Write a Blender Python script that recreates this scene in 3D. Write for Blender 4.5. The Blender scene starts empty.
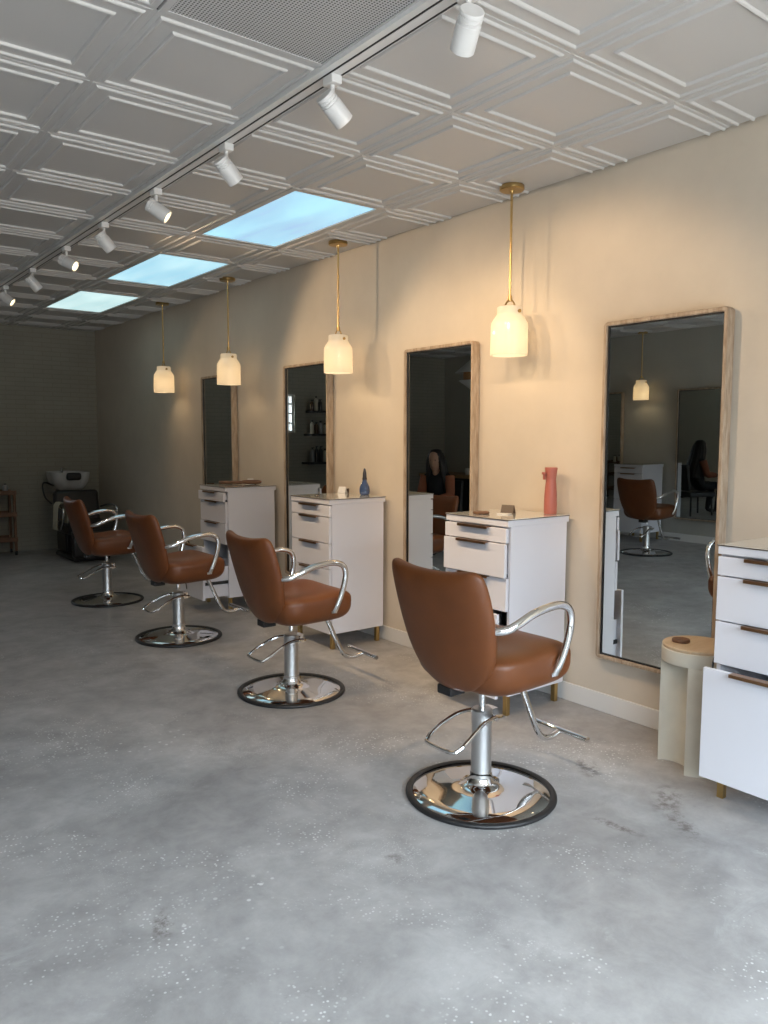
import bpy, bmesh, math, random
from mathutils import Vector, Matrix
random.seed(7)
S = bpy.context.scene
COL = S.collection
PI = math.pi

# ------------------------------------------------------------------ mesh helpers
class MB:
    def __init__(self):
        self.v = []; self.f = []
    def add(self, vs, fs):
        b = len(self.v)
        self.v += [tuple(p) for p in vs]
        self.f += [tuple(b + i for i in f) for f in fs]
        return self
    def box(self, c, s, rz=0.0, M=None):
        x, y, z = s[0] / 2, s[1] / 2, s[2] / 2
        vs = [Vector((a, b, d)) for a in (-x, x) for b in (-y, y) for d in (-z, z)]
        R = M or Matrix.Rotation(rz, 3, 'Z')
        vs = [R @ p + Vector(c) for p in vs]
        return self.add(vs, [(0, 1, 3, 2), (4, 6, 7, 5), (0, 4, 5, 1), (2, 3, 7, 6), (0, 2, 6, 4), (1, 5, 7, 3)])
    def b2(self, lo, hi):
        return self.box([(a + b) / 2 for a, b in zip(lo, hi)], [abs(b - a) for a, b in zip(lo, hi)])
    def lathe(self, prof, n=32, c=(0, 0, 0), M=None, a0=0.0, a1=2 * PI, cap=True):
        full = abs(a1 - a0 - 2 * PI) < 1e-6
        m = n if full else n + 1
        vs, fs = [], []
        for r, z in prof:
            for k in range(m):
                a = a0 + (a1 - a0) * k / n
                p = Vector((r * math.cos(a), r * math.sin(a), z))
                if M is not None: p = M @ p
                vs.append(p + Vector(c))
        for i in range(len(prof) - 1):
            for k in range(n):
                k2 = (k + 1) % m
                fs.append((i * m + k, i * m + k2, (i + 1) * m + k2, (i + 1) * m + k))
        if cap and full:
            if prof[0][0] > 1e-6: fs.append(tuple(range(m))[::-1])
            if prof[-1][0] > 1e-6: fs.append(tuple((len(prof) - 1) * m + k for k in range(m)))
        return self.add(vs, fs)
    def cyl(self, p0, p1, r, n=20, r1=None):
        return self.tube([p0, p1], r, n, r1=r1)
    def tube(self, path, r, n=12, closed=False, r1=None, flat=1.0, side=None):
        P = [Vector(p) for p in path]; m = len(P)
        vs, fs = [], []
        prev = None
        for i in range(m):
            if closed: t = P[(i + 1) % m] - P[i - 1]
            else: t = P[min(i + 1, m - 1)] - P[max(i - 1, 0)]
            t.normalize()
            if prev is None:
                ref = Vector(side) if side else (Vector((0, 0, 1)) if abs(t.z) < 0.9 else Vector((1, 0, 0)))
                a = (ref - t * ref.dot(t)).normalized()
            else:
                a = (prev - t * prev.dot(t)).normalized()
            prev = a
            b = t.cross(a)
            rr = r if r1 is None else r + (r1 - r) * i / (m - 1)
            if isinstance(r, (list, tuple)): rr = r[i]
            for k in range(n):
                q = 2 * PI * k / n
                vs.append(P[i] + a * rr * math.cos(q) + b * rr * flat * math.sin(q))
        for i in range(m if closed else m - 1):
            j = (i + 1) % m
            for k in range(n):
                k2 = (k + 1) % n
                fs.append((i * n + k, i * n + k2, j * n + k2, j * n + k))
        if not closed:
            fs.append(tuple(range(n))[::-1]); fs.append(tuple((m - 1) * n + k for k in range(n)))
        return self.add(vs, fs)
    def build(self, name, mat, parent=None, smooth=35, bevel=0.0, seg=2, loc=None):
        me = bpy.data.meshes.new(name)
        me.from_pydata(self.v, [], self.f)
        bm = bmesh.new(); bm.from_mesh(me)
        bmesh.ops.recalc_face_normals(bm, faces=bm.faces)
        bm.to_mesh(me); bm.free()
        if smooth:
            for p in me.polygons: p.use_smooth = True
            me.set_sharp_from_angle(angle=math.radians(smooth))
        me.materials.append(mat)
        o = bpy.data.objects.new(name, me); COL.objects.link(o)
        if parent is not None: o.parent = parent
        if loc is not None: o.location = loc
        if bevel:
            m = o.modifiers.new('bevel', 'BEVEL'); m.width = bevel; m.segments = seg
            m.limit_method = 'ANGLE'; m.angle_limit = math.radians(40)
            m.harden_normals = False
        return o

def spline(pts, n=8, closed=False):
    P = [Vector(p) for p in pts]; m = len(P); out = []
    rng = m if closed else m - 1
    for i in range(rng):
        p0 = P[(i - 1) % m] if (closed or i > 0) else P[0] * 2 - P[1]
        p1 = P[i]; p2 = P[(i + 1) % m]
        p3 = P[(i + 2) % m] if (closed or i + 2 < m) else P[-1] * 2 - P[-2]
        for k in range(n):
            t = k / n
            out.append(0.5 * ((2 * p1) + (p2 - p0) * t + (2 * p0 - 5 * p1 + 4 * p2 - p3) * t * t + (3 * p1 - p0 - 3 * p2 + p3) * t ** 3))
    if not closed: out.append(P[-1])
    return out

def thing(name, label, cat, loc=(0, 0, 0), rz=0.0, group=None):
    o = bpy.data.objects.new(name, None); COL.objects.link(o)
    o.empty_display_size = 0.1
    o.location = loc; o.rotation_euler = (0, 0, rz)
    return tag(o, label, cat, group)
def tag(o, label, cat, group=None):
    o['label'] = label; o['category'] = cat
    if group: o['group'] = group
    return o
def struct(o):
    o['kind'] = 'structure'; return o
def dup(root, loc, rz, label, group=None):
    r = root.copy(); COL.objects.link(r); r.location = loc; r.rotation_euler = (0, 0, rz)
    r['label'] = label
    if group: r['group'] = group
    for ch in list(root.children):
        c = ch.copy(); COL.objects.link(c); c.parent = r
        for g in list(ch.children):
            d = g.copy(); COL.objects.link(d); d.parent = c
    return r

# ------------------------------------------------------------------ materials
def new_mat(name):
    m = bpy.data.materials.new(name); m.use_nodes = True
    nt = m.node_tree; b = nt.nodes['Principled BSDF']
    return m, nt, b
def pm(name, col, rough=0.5, metal=0.0, spec=0.5, noise=0.0, nscale=8.0, bump=0.0, bscale=60.0, coat=0.0, emit=None, estr=0.0):
    m, nt, b = new_mat(name)
    b.inputs['Base Color'].default_value = (*col, 1)
    b.inputs['Roughness'].default_value = rough
    b.inputs['Metallic'].default_value = metal
    b.inputs['Specular IOR Level'].default_value = spec
    b.inputs['Coat Weight'].default_value = coat
    if emit:
        b.inputs['Emission Color'].default_value = (*emit, 1); b.inputs['Emission Strength'].default_value = estr
    if noise or bump:
        tc = nt.nodes.new('ShaderNodeTexCoord')
    if noise:
        n = nt.nodes.new('ShaderNodeTexNoise'); n.inputs['Scale'].default_value = nscale; n.inputs['Detail'].default_value = 4
        nt.links.new(tc.outputs['Object'], n.inputs['Vector'])
        r = nt.nodes.new('ShaderNodeValToRGB')
        r.color_ramp.elements[0].position = 0.3; r.color_ramp.elements[1].position = 0.7
        r.color_ramp.elements[0].color = (*[c * (1 - noise) for c in col], 1)
        r.color_ramp.elements[1].color = (*[min(1, c * (1 + noise)) for c in col], 1)
        nt.links.new(n.outputs['Fac'], r.inputs['Fac']); nt.links.new(r.outputs['Color'], b.inputs['Base Color'])
    if bump:
        n2 = nt.nodes.new('ShaderNodeTexNoise'); n2.inputs['Scale'].default_value = bscale; n2.inputs['Detail'].default_value = 3
        nt.links.new(tc.outputs['Object'], n2.inputs['Vector'])
        bp = nt.nodes.new('ShaderNodeBump'); bp.inputs['Strength'].default_value = bump; bp.inputs['Distance'].default_value = 0.004
        nt.links.new(n2.outputs['Fac'], bp.inputs['Height']); nt.links.new(bp.outputs['Normal'], b.inputs['Normal'])
    return m

def floor_mat():
    m, nt, b = new_mat('polished_concrete')
    N = nt.nodes.new; L = nt.links.new
    tc = N('ShaderNodeTexCoord')
    def noise(scale, det=5, rough=0.6, dist=0.0):
        n = N('ShaderNodeTexNoise'); n.inputs['Scale'].default_value = scale; n.inputs['Detail'].default_value = det
        n.inputs['Roughness'].default_value = rough; n.inputs['Distortion'].default_value = dist
        L(tc.outputs['Object'], n.inputs['Vector']); return n.outputs['Fac']
    def ramp(fac, stops):
        r = N('ShaderNodeValToRGB'); e = r.color_ramp.elements
        while len(e) < len(stops): e.new(0.5)
        for el, (p, c) in zip(e, stops):
            el.position = p; el.color = (*c, 1) if len(c) == 3 else c
        L(fac, r.inputs['Fac']); return r.outputs['Color']
    def mix(a, bb, fac, mode='MIX'):
        x = N('ShaderNodeMix'); x.data_type = 'RGBA'; x.blend_type = mode
        if isinstance(fac, float): x.inputs['Factor'].default_value = fac
        else: L(fac, x.inputs['Factor'])
        for s, val in (('A', a), ('B', bb)):
            i = [q for q in x.inputs if q.name == s and q.type == 'RGBA'][0]
            if isinstance(val, tuple): i.default_value = (*val, 1)
            else: L(val, i)
        return [q for q in x.outputs if q.type == 'RGBA'][0]
    def mul(a, bb):
        x = N('ShaderNodeMath'); x.operation = 'MULTIPLY'; L(a, x.inputs[0]); L(bb, x.inputs[1]); return x.outputs[0]
    base = ramp(noise(1.3, 7, 0.62, 0.6), [(0.30, (0.275, 0.265, 0.262)), (0.5, (0.35, 0.340, 0.335)), (0.72, (0.435, 0.425, 0.42))])
    blot = ramp(noise(6.0, 8, 0.7, 0.3), [(0.35, (0.42, 0.42, 0.42)), (0.65, (0.58, 0.58, 0.58))])
    base = mix(base, blot, 1.0, 'OVERLAY')
    # pale paint flecks in drifts
    def flecks(scale, thr, lo, hi, nsc):
        v = N('ShaderNodeTexVoronoi'); v.inputs['Scale'].default_value = scale
        L(tc.outputs['Object'], v.inputs['Vector'])
        spots = ramp(v.outputs['Distance'], [(thr * 0.7, (1, 1, 1)), (thr, (0, 0, 0))])
        rnd = N('ShaderNodeSeparateColor'); L(v.outputs['Color'], rnd.inputs[0])
        sel = ramp(rnd.outputs[0], [(0.45, (0, 0, 0)), (0.5, (1, 1, 1))])
        area = ramp(noise(nsc, 4, 0.6), [(lo, (0, 0, 0)), (hi, (1, 1, 1))])
        return mul(mul(spots, sel), area)
    base = mix(base, (0.70, 0.70, 0.69), flecks(75.0, 0.31, 0.50, 0.63, 1.9))
    base = mix(base, (0.66, 0.66, 0.65), flecks(135.0, 0.32, 0.56, 0.70, 1.4))
    base = mix(base, (0.62, 0.62, 0.61), flecks(26.0, 0.20, 0.54, 0.66, 1.1))
    # soft whitish scuffs
    sc = ramp(noise(3.2, 9, 0.75, 1.2), [(0.60, (0, 0, 0)), (0.74, (0.5, 0.5, 0.5))])
    base = mix(base, (0.52, 0.52, 0.52), sc)
    # dark stains
    st = ramp(noise(2.4, 6, 0.7, 0.8), [(0.27, (0.7, 0.7, 0.7)), (0.36, (0, 0, 0))])
    base = mix(base, (0.17, 0.165, 0.16), st)
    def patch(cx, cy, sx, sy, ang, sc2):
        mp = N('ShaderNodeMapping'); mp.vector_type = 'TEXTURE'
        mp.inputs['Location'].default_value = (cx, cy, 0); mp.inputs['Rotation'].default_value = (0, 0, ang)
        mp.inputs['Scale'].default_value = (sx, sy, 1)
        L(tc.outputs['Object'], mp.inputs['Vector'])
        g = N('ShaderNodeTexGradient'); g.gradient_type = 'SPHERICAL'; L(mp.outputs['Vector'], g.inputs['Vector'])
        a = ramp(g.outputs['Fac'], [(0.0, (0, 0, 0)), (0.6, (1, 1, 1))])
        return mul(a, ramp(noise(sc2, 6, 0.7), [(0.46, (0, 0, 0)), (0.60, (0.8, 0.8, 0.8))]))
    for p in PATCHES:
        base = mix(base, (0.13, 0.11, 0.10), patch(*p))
    L(base, b.inputs['Base Color'])
    rr = ramp(noise(5.0, 5), [(0.3, (0.36, 0.36, 0.36)), (0.7, (0.52, 0.52, 0.52))])
    L(rr, b.inputs['Roughness'])
    b.inputs['Specular IOR Level'].default_value = 0.4
    bp = N('ShaderNodeBump'); bp.inputs['Strength'].default_value = 0.12; bp.inputs['Distance'].default_value = 0.004
    L(noise(30.0, 6), bp.inputs['Height']); L(bp.outputs['Normal'], b.inputs['Normal'])
    return m
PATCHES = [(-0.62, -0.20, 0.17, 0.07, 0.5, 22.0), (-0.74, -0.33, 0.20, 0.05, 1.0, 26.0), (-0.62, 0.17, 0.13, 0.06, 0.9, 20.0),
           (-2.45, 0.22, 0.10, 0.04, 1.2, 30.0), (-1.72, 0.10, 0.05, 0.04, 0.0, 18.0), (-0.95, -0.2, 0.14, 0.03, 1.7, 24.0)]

def wall_mat(name, col, brick=False):
    m, nt, b = new_mat(name); N = nt.nodes.new; L = nt.links.new
    tc = N('ShaderNodeTexCoord')
    n = N('ShaderNodeTexNoise'); n.inputs['Scale'].default_value = 2.2; n.inputs['Detail'].default_value = 7; n.inputs['Roughness'].default_value = 0.6
    L(tc.outputs['Object'], n.inputs['Vector'])
    r = N('ShaderNodeValToRGB'); r.color_ramp.elements[0].position = 0.3; r.color_ramp.elements[1].position = 0.7
    r.color_ramp.elements[0].color = (*[c * 0.93 for c in col], 1); r.color_ramp.elements[1].color = (*[c * 1.05 for c in col], 1)
    L(n.outputs['Fac'], r.inputs['Fac'])
    b.inputs['Roughness'].default_value = 0.75; b.inputs['Specular IOR Level'].default_value = 0.25
    bp = N('ShaderNodeBump')
    if brick:
        mp = N('ShaderNodeMapping'); mp.inputs['Rotation'].default_value = (PI / 2, 0, 0)
        L(tc.outputs['Object'], mp.inputs['Vector'])
        bk = N('ShaderNodeTexBrick'); bk.inputs['Scale'].default_value = 1.0
        bk.inputs['Brick Width'].default_value = 0.21; bk.inputs['Row Height'].default_value = 0.053
        bk.inputs['Mortar Size'].default_value = 0.006; bk.inputs['Mortar Smooth'].default_value = 0.6
        bk.inputs['Color1'].default_value = (1, 1, 1, 1); bk.inputs['Color2'].default_value = (0.96, 0.96, 0.96, 1); bk.inputs['Mortar'].default_value = (0.84, 0.84, 0.84, 1)
        L(mp.outputs['Vector'], bk.inputs['Vector'])
        mx = N('ShaderNodeMix'); mx.data_type = 'RGBA'; mx.blend_type = 'MULTIPLY'; mx.inputs['Factor'].default_value = 1
        ins = [q for q in mx.inputs if q.type == 'RGBA']; L(r.outputs['Color'], ins[0]); L(bk.outputs['Color'], ins[1])
        L([q for q in mx.outputs if q.type == 'RGBA'][0], b.inputs['Base Color'])
        L(bk.outputs['Color'], bp.inputs['Height']); bp.inputs['Strength'].default_value = 0.35; bp.inputs['Distance'].default_value = 0.006
    else:
        L(r.outputs['Color'], b.inputs['Base Color'])
        n2 = N('ShaderNodeTexNoise'); n2.inputs['Scale'].default_value = 40; n2.inputs['Detail'].default_value = 4
        L(tc.outputs['Object'], n2.inputs['Vector']); L(n2.outputs['Fac'], bp.inputs['Height'])
        bp.inputs['Strength'].default_value = 0.10; bp.inputs['Distance'].default_value = 0.004
    L(bp.outputs['Normal'], b.inputs['Normal'])
    return m

def wood_mat(name, c0, c1, scale=(3, 3, 40), rough=0.55, bands=0.0):
    m, nt, b = new_mat(name); N = nt.nodes.new; L = nt.links.new
    tc = N('ShaderNodeTexCoord'); mp = N('ShaderNodeMapping'); mp.inputs['Scale'].default_value = scale
    L(tc.outputs['Object'], mp.inputs['Vector'])
    n = N('ShaderNodeTexNoise'); n.inputs['Scale'].default_value = 1.0; n.inputs['Detail'].default_value = 6; n.inputs['Roughness'].default_value = 0.65
    L(mp.outputs['Vector'], n.inputs['Vector'])
    r = N('ShaderNodeValToRGB'); r.color_ramp.elements[0].position = 0.32; r.color_ramp.elements[1].position = 0.68
    r.color_ramp.elements[0].color = (*c0, 1); r.color_ramp.elements[1].color = (*c1, 1)
    L(n.outputs['Fac'], r.inputs['Fac']); L(r.outputs['Color'], b.inputs['Base Color'])
    b.inputs['Roughness'].default_value = rough
    bp = N('ShaderNodeBump'); bp.inputs['Strength'].default_value = 0.3; bp.inputs['Distance'].default_value = 0.003
    L(n.outputs['Fac'], bp.inputs['Height']); L(bp.outputs['Normal'], b.inputs['Normal'])
    return m

def panel_emit(name, c0, c1, strength):
    m, nt, b = new_mat(name); N = nt.nodes.new; L = nt.links.new
    tc = N('ShaderNodeTexCoord'); mp = N('ShaderNodeMapping'); mp.inputs['Scale'].default_value = (3.2, 0.7, 1); mp.inputs['Rotation'].default_value = (0, 0, 0.25)
    L(tc.outputs['Object'], mp.inputs['Vector'])
    n = N('ShaderNodeTexNoise'); n.inputs['Scale'].default_value = 1.3; n.inputs['Detail'].default_value = 2
    L(mp.outputs['Vector'], n.inputs['Vector'])
    r = N('ShaderNodeValToRGB'); r.color_ramp.elements[0].position = 0.35; r.color_ramp.elements[1].position = 0.65
    r.color_ramp.elements[0].color = (*c0, 1); r.color_ramp.elements[1].color = (*c1, 1)
    L(n.outputs['Fac'], r.inputs['Fac']); L(r.outputs['Color'], b.inputs['Emission Color'])
    b.inputs['Emission Strength'].default_value = strength
    b.inputs['Base Color'].default_value = (0.3, 0.3, 0.3, 1)
    return m

def shade_mat():
    m, nt, b = new_mat('opal_glass'); N = nt.nodes.new; L = nt.links.new
    out = nt.nodes['Material Output']
    d = N('ShaderNodeBsdfDiffuse'); d.inputs['Color'].default_value = (0.72, 0.69, 0.66, 1)
    t = N('ShaderNodeBsdfTranslucent'); t.inputs['Color'].default_value = (0.95, 0.88, 0.76, 1)
    mx = N('ShaderNodeMixShader'); mx.inputs[0].default_value = 0.55
    L(d.outputs[0], mx.inputs[1]); L(t.outputs[0], mx.inputs[2])
    g = N('ShaderNodeBsdfGlossy'); g.inputs['Roughness'].default_value = 0.12
    m2 = N('ShaderNodeMixShader'); m2.inputs[0].default_value = 0.05
    L(mx.outputs[0], m2.inputs[1]); L(g.outputs[0], m2.inputs[2])
    e = N('ShaderNodeEmission'); e.inputs['Color'].default_value = (1.0, 0.80, 0.52, 1); e.inputs['Strength'].default_value = SHADE_E
    a = N('ShaderNodeAddShader'); L(m2.outputs[0], a.inputs[0]); L(e.outputs[0], a.inputs[1])
    L(a.outputs[0], out.inputs['Surface'])
    return m
def glass_mat():
    m, nt, b = new_mat('window_glass'); N = nt.nodes.new; L = nt.links.new
    out = nt.nodes['Material Output']
    t = N('ShaderNodeBsdfTransparent'); t.inputs['Color'].default_value = (0.95, 0.97, 0.97, 1)
    g = N('ShaderNodeBsdfGlossy'); g.inputs['Roughness'].default_value = 0.02
    mx = N('ShaderNodeMixShader'); mx.inputs[0].default_value = 0.06
    L(t.outputs[0], mx.inputs[1]); L(g.outputs[0], mx.inputs[2]); L(mx.outputs[0], out.inputs['Surface'])
    return m

# light levels
SHADE_E = 0.13
PEND_W = 0.7
SPOT_W = 32.0
SKY = (0.74, 0.87, 1.0); SKY_S = 24.0
PANEL_E = 1.0
EXPO = 0.0

M = {}
M['floor'] = floor_mat()
M['wall'] = wall_mat('cream_plaster', (0.60, 0.53, 0.44))
M['wall_grey'] = wall_mat('grey_paint', (0.44, 0.43, 0.39))
M['brick'] = wall_mat('painted_brick', (0.33, 0.315, 0.265), True)
M['ceil'] = pm('embossed_ceiling_paint', (0.53, 0.525, 0.52), 0.32, spec=0.5)
M['white'] = pm('white_laminate', (0.73, 0.73, 0.78), 0.35)
M['trimwhite'] = pm('white_trim_paint', (0.70, 0.69, 0.67), 0.45)
M['glasstop'] = pm('pale_glass_top', (0.62, 0.62, 0.58), 0.04, spec=0.9, coat=0.6)
M['dark'] = pm('dark_void', (0.015, 0.015, 0.016), 0.6)
M['black'] = pm('black_rubber', (0.012, 0.012, 0.013), 0.45)
M['blackpl'] = pm('black_vinyl', (0.015, 0.014, 0.014), 0.38, bump=0.05)
M['chrome'] = pm('chrome', (0.80, 0.80, 0.80), 0.05, 1.0)
M['satin'] = pm('satin_steel', (0.62, 0.62, 0.62), 0.28, 1.0)
M['brass'] = pm('brushed_brass', (0.52, 0.36, 0.15), 0.30, 1.0)
M['bronze'] = pm('bronze_handle', (0.34, 0.19, 0.10), 0.32, 1.0)
M['mirror'] = pm('mirror_glass', (0.67, 0.70, 0.69), 0.0, 1.0)
M['leather'] = pm('cognac_leather', (0.152, 0.047, 0.0125), 0.40, spec=0.45, noise=0.10, nscale=9, bump=0.06, bscale=220)
M['frame'] = wood_mat('pale_driftwood', (0.27, 0.19, 0.125), (0.50, 0.40, 0.30), (60, 60, 9), 0.7)
M['spot'] = pm('white_lamp_enamel', (0.72, 0.72, 0.72), 0.3)
M['lens'] = pm('lamp_lens', (0.9, 0.8, 0.6), 0.3, emit=(1.0, 0.78, 0.45), estr=5.0)
M['bulb'] = pm('bulb', (0.9, 0.9, 0.9), 0.3, emit=(1.0, 0.78, 0.45), estr=2.0)
M['shade'] = shade_mat()
M['pane'] = glass_mat()
M['stool'] = pm('cream_plaster_stool', (0.60, 0.56, 0.47), 0.6, noise=0.05, nscale=14)
M['stooltop'] = wood_mat('blond_wood', (0.50, 0.36, 0.22), (0.60, 0.46, 0.31), (8, 40, 8), 0.5)
M['walnut'] = wood_mat('walnut', (0.10, 0.045, 0.022), (0.19, 0.09, 0.045), (8, 40, 8), 0.5)
M['oak'] = wood_mat('oak_counter', (0.24, 0.14, 0.06), (0.36, 0.22, 0.10), (5, 20, 20), 0.5)
M['terracotta'] = pm('pink_spray_plastic', (0.40, 0.125, 0.095), 0.42)
M['blueglass'] = pm('blue_bottle_glass', (0.08, 0.14, 0.33), 0.08, spec=0.8)
M['blueglass'].node_tree.nodes['Principled BSDF'].inputs['Transmission Weight'].default_value = 0.55
M['card'] = pm('white_card', (0.75, 0.74, 0.72), 0.6)
M['blackcard'] = pm('bronze_card', (0.07, 0.045, 0.03), 0.35)
M['ceramic'] = pm('white_basin_ceramic', (0.50, 0.50, 0.50), 0.12)
M['towel'] = pm('beige_towel', (0.48, 0.44, 0.33), 0.9, bump=0.3, bscale=120)
M['ventm'] = pm('vent_enamel', (0.50, 0.50, 0.50), 0.45)
M['skin'] = pm('skin', (0.48, 0.27, 0.18), 0.5)
M['hair'] = pm('dark_hair', (0.015, 0.010, 0.008), 0.45)
M['clothblack'] = pm('black_cloth', (0.012, 0.012, 0.014), 0.85)
M['clothrust'] = pm('rust_cloth', (0.30, 0.10, 0.05), 0.85)
M['cloth_white'] = pm('white_cloth', (0.70, 0.70, 0.70), 0.85)
M['rattan'] = wood_mat('rattan_weave', (0.32, 0.15, 0.06), (0.50, 0.27, 0.12), (30, 30, 90), 0.6)
M['bot'] = [pm('amber_bottle', (0.10, 0.05, 0.02), 0.25), pm('cream_bottle', (0.55, 0.50, 0.40), 0.35), pm('black_bottle', (0.02, 0.02, 0.02), 0.3),
            pm('grey_bottle', (0.30, 0.30, 0.31), 0.35)]
M['panel1'] = panel_emit('cloudy_blue_diffuser', (0.30, 0.55, 0.80), (0.38, 0.82, 0.98), PANEL_E)
M['panel2'] = panel_emit('pale_blue_diffuser', (0.34, 0.66, 0.84), (0.52, 0.86, 0.96), PANEL_E)
M['panel3'] = panel_emit('pale_green_diffuser', (0.52, 0.76, 0.78), (0.68, 0.92, 0.92), PANEL_E)

# ------------------------------------------------------------------ room shell
H = 2.667; XL = -5.95; YB = 8.27; YF = -3.2; T = 0.6096; GX = -0.421
struct(MB().b2((XL - .2, YF - .2, -.1), (.2, YB + .2, 0)).build('floor', M['floor'], smooth=0))
struct(MB().b2((0, YF - .2, 0), (.15, YB + .2, H + .25)).build('wall_right', M['wall'], smooth=0))
struct(MB().b2((XL - .15, YF - .2, 0), (XL, YB + .2, H + .25)).build('wall_left', M['wall_grey'], smooth=0))
# back wall with a small window opening
wx0, wx1, wz0, wz1 = -2.97, -2.35, 1.42, 1.98
w = MB()
w.b2((XL - .15, YB, 0), (wx0, YB + .15, H + .25)); w.b2((wx1, YB, 0), (.15, YB + .15, H + .25))
w.b2((wx0, YB, 0), (wx1, YB + .15, wz0)); w.b2((wx0, YB, wz1), (wx1, YB + .15, H + .25))
struct(w.build('wall_back', M['brick'], smooth=0))
def window(name, x0, x1, z0, z1, y, cols, rows, fw=.045, dep=.06, mat='trimwhite'):
    r = bpy.data.objects.new(name, None); COL.objects.link(r); struct(r)
    m = MB()
    m.b2((x0, y - dep / 2, z0), (x0 + fw, y + dep / 2, z1)); m.b2((x1 - fw, y - dep / 2, z0), (x1, y + dep / 2, z1))
    m.b2((x0 + fw, y - dep / 2, z0), (x1 - fw, y + dep / 2, z0 + fw)); m.b2((x0 + fw, y - dep / 2, z1 - fw), (x1 - fw, y + dep / 2, z1))
    for c in range(1, cols):
        x = x0 + (x1 - x0) * c / cols; m.b2((x - fw / 3, y - dep / 3, z0 + fw), (x + fw / 3, y + dep / 3, z1 - fw))
    for c in range(1, rows):
        z = z0 + (z1 - z0) * c / rows; m.b2((x0 + fw, y - dep / 3, z - fw / 3), (x1 - fw, y + dep / 3, z + fw / 3))
    m.build('window_frame', M[mat], r, smooth=0)
    MB().b2((x0 + fw * .8, y - .003, z0 + fw * .8), (x1 - fw * .8, y + .003, z1 - fw * .8)).build('pane', M['pane'], r, smooth=0)
window('window_1', wx0, wx1, wz0, wz1, YB + .06, 2, 4, .03)
# storefront wall behind the camera
fx0, fx1, fz0, fz1 = -5.5, -0.35, 0.12, 2.5
w = MB()
w.b2((XL - .15, YF - .15, 0), (fx0, YF, H + .25)); w.b2((fx1, YF - .15, 0), (.15, YF, H + .25))
w.b2((fx0, YF - .15, 0), (fx1, YF, fz0)); w.b2((fx0, YF - .15, fz1), (fx1, YF, H + .25))
struct(w.build('wall_front', M['wall_grey'], smooth=0))
window('window_2', fx0, fx1, fz0, fz1, YF - .07, 3, 1, .07, .1, 'black')

# skylight panel cells (i, j) that are lamps, the return-air vent cell
LIGHTS = [(3, 1), (6, 2), (9, 3)]
panel_cells = {(-1, j + d) for j, _ in LIGHTS for d in (0, 1)}
vent_cell = {(-3, 0)}
def ceiling():
    vs, fs = [], []
    rings = [(0.5, 0.0), (0.490, 0.0), (0.487, -0.002), (0.462, -0.002), (0.457, -0.008), (0.449, -0.0105), (0.441, -0.008), (0.436, -0.002), (0.352, -0.002), (0.347, -0.008), (0.339, -0.0105), (0.331, -0.008), (0.326, 0.000), (0.0, 0.000)]
    def tile(x0, x1, y0, y1, cx, cy):
        b = len(vs)
        for h, dz in rings[:-1]:
            for sx, sy in ((-1, -1), (1, -1), (1, 1), (-1, 1)):
                vs.append((min(max(cx + sx * h * T, x0), x1), min(max(cy + sy * h * T, y0), y1), H + dz))
        n = len(rings) - 1
        for i in range(n - 1):
            for k in range(4):
                k2 = (k + 1) % 4
                q = (b + i * 4 + k, b + i * 4 + k2, b + i * 4 + 4 + k2, b + i * 4 + 4 + k)
                if all(len({round(vs[p][ax], 5) for p in q}) > 1 for ax in (0, 1)): fs.append(q)
        fs.append(tuple(b + (n - 1) * 4 + k for k in range(4)))
    for i in range(-9, 1):
        for j in range(-8, 14):
            if (i, j) in panel_cells or (i, j) in vent_cell: continue
            x0 = GX + i * T; x1 = x0 + T; y0 = j * T; y1 = y0 + T
            cx, cy = (x0 + x1) / 2, (y0 + y1) / 2
            x0c, x1c = max(x0, XL), min(x1, -random.choice((.008, .014, .018, .022))); y0c, y1c = max(y0, YF), min(y1, YB)
            if x1c - x0c < .02 or y1c - y0c < .02: continue
            tile(x0c, x1c, y0c, y1c, cx, cy)
    m = MB(); m.v = vs; m.f = fs
    return m
me_c = ceiling().build('ceiling', M['ceil'], smooth=0)
struct(me_c)
struct(MB().b2((XL - .2, YF - .2, H + .14), (.2, YB + .2, H + .25)).build('roof_slab', M['dark'], smooth=0))
# ragged dark gap between ceiling tiles and wall comes from the tiles stopping short of the plaster
struct(MB().b2((-.014, YF, 0), (0, YB, .095)).build('baseboard_right', M['trimwhite'], smooth=0, bevel=.004))
struct(MB().b2((XL, YF, 0), (XL + .014, YB, .095)).build('baseboard_left', M['trimwhite'], smooth=0, bevel=.004))

# ceiling light panels
for n, (j, k) in enumerate(LIGHTS):
    x0 = GX - T; y0 = j * T; x1 = GX; y1 = y0 + 2 * T
    lab = ['vivid blue cloudy light panel in the ceiling, the largest of three in view',
           'pale blue ceiling light panel, middle one of the row of three',
           'whitish green ceiling light panel, farthest of the row of three near the back wall'][n]
    t = thing('ceiling_light_panel', lab, 'ceiling light', ((x0 + x1) / 2, (y0 + y1) / 2, H), group='recessed ceiling light panels')
    hx, hy, e = T / 2, T, .035
    m = MB()
    m.b2((-hx, -hy, -.004), (-hx + e, hy, .03)); m.b2((hx - e, -hy, -.004), (hx, hy, .03))
    m.b2((-hx + e, -hy, -.004), (hx - e, -hy + e, .03)); m.b2((-hx + e, hy - e, -.004), (hx - e, hy, .03))
    m.build('frame', M['ceil'], t, smooth=0)
    MB().b2((-hx + e, -hy + e, .004), (hx - e, hy - e, .02)).build('diffuser', M['panel%d' % k], t, smooth=0)

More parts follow.
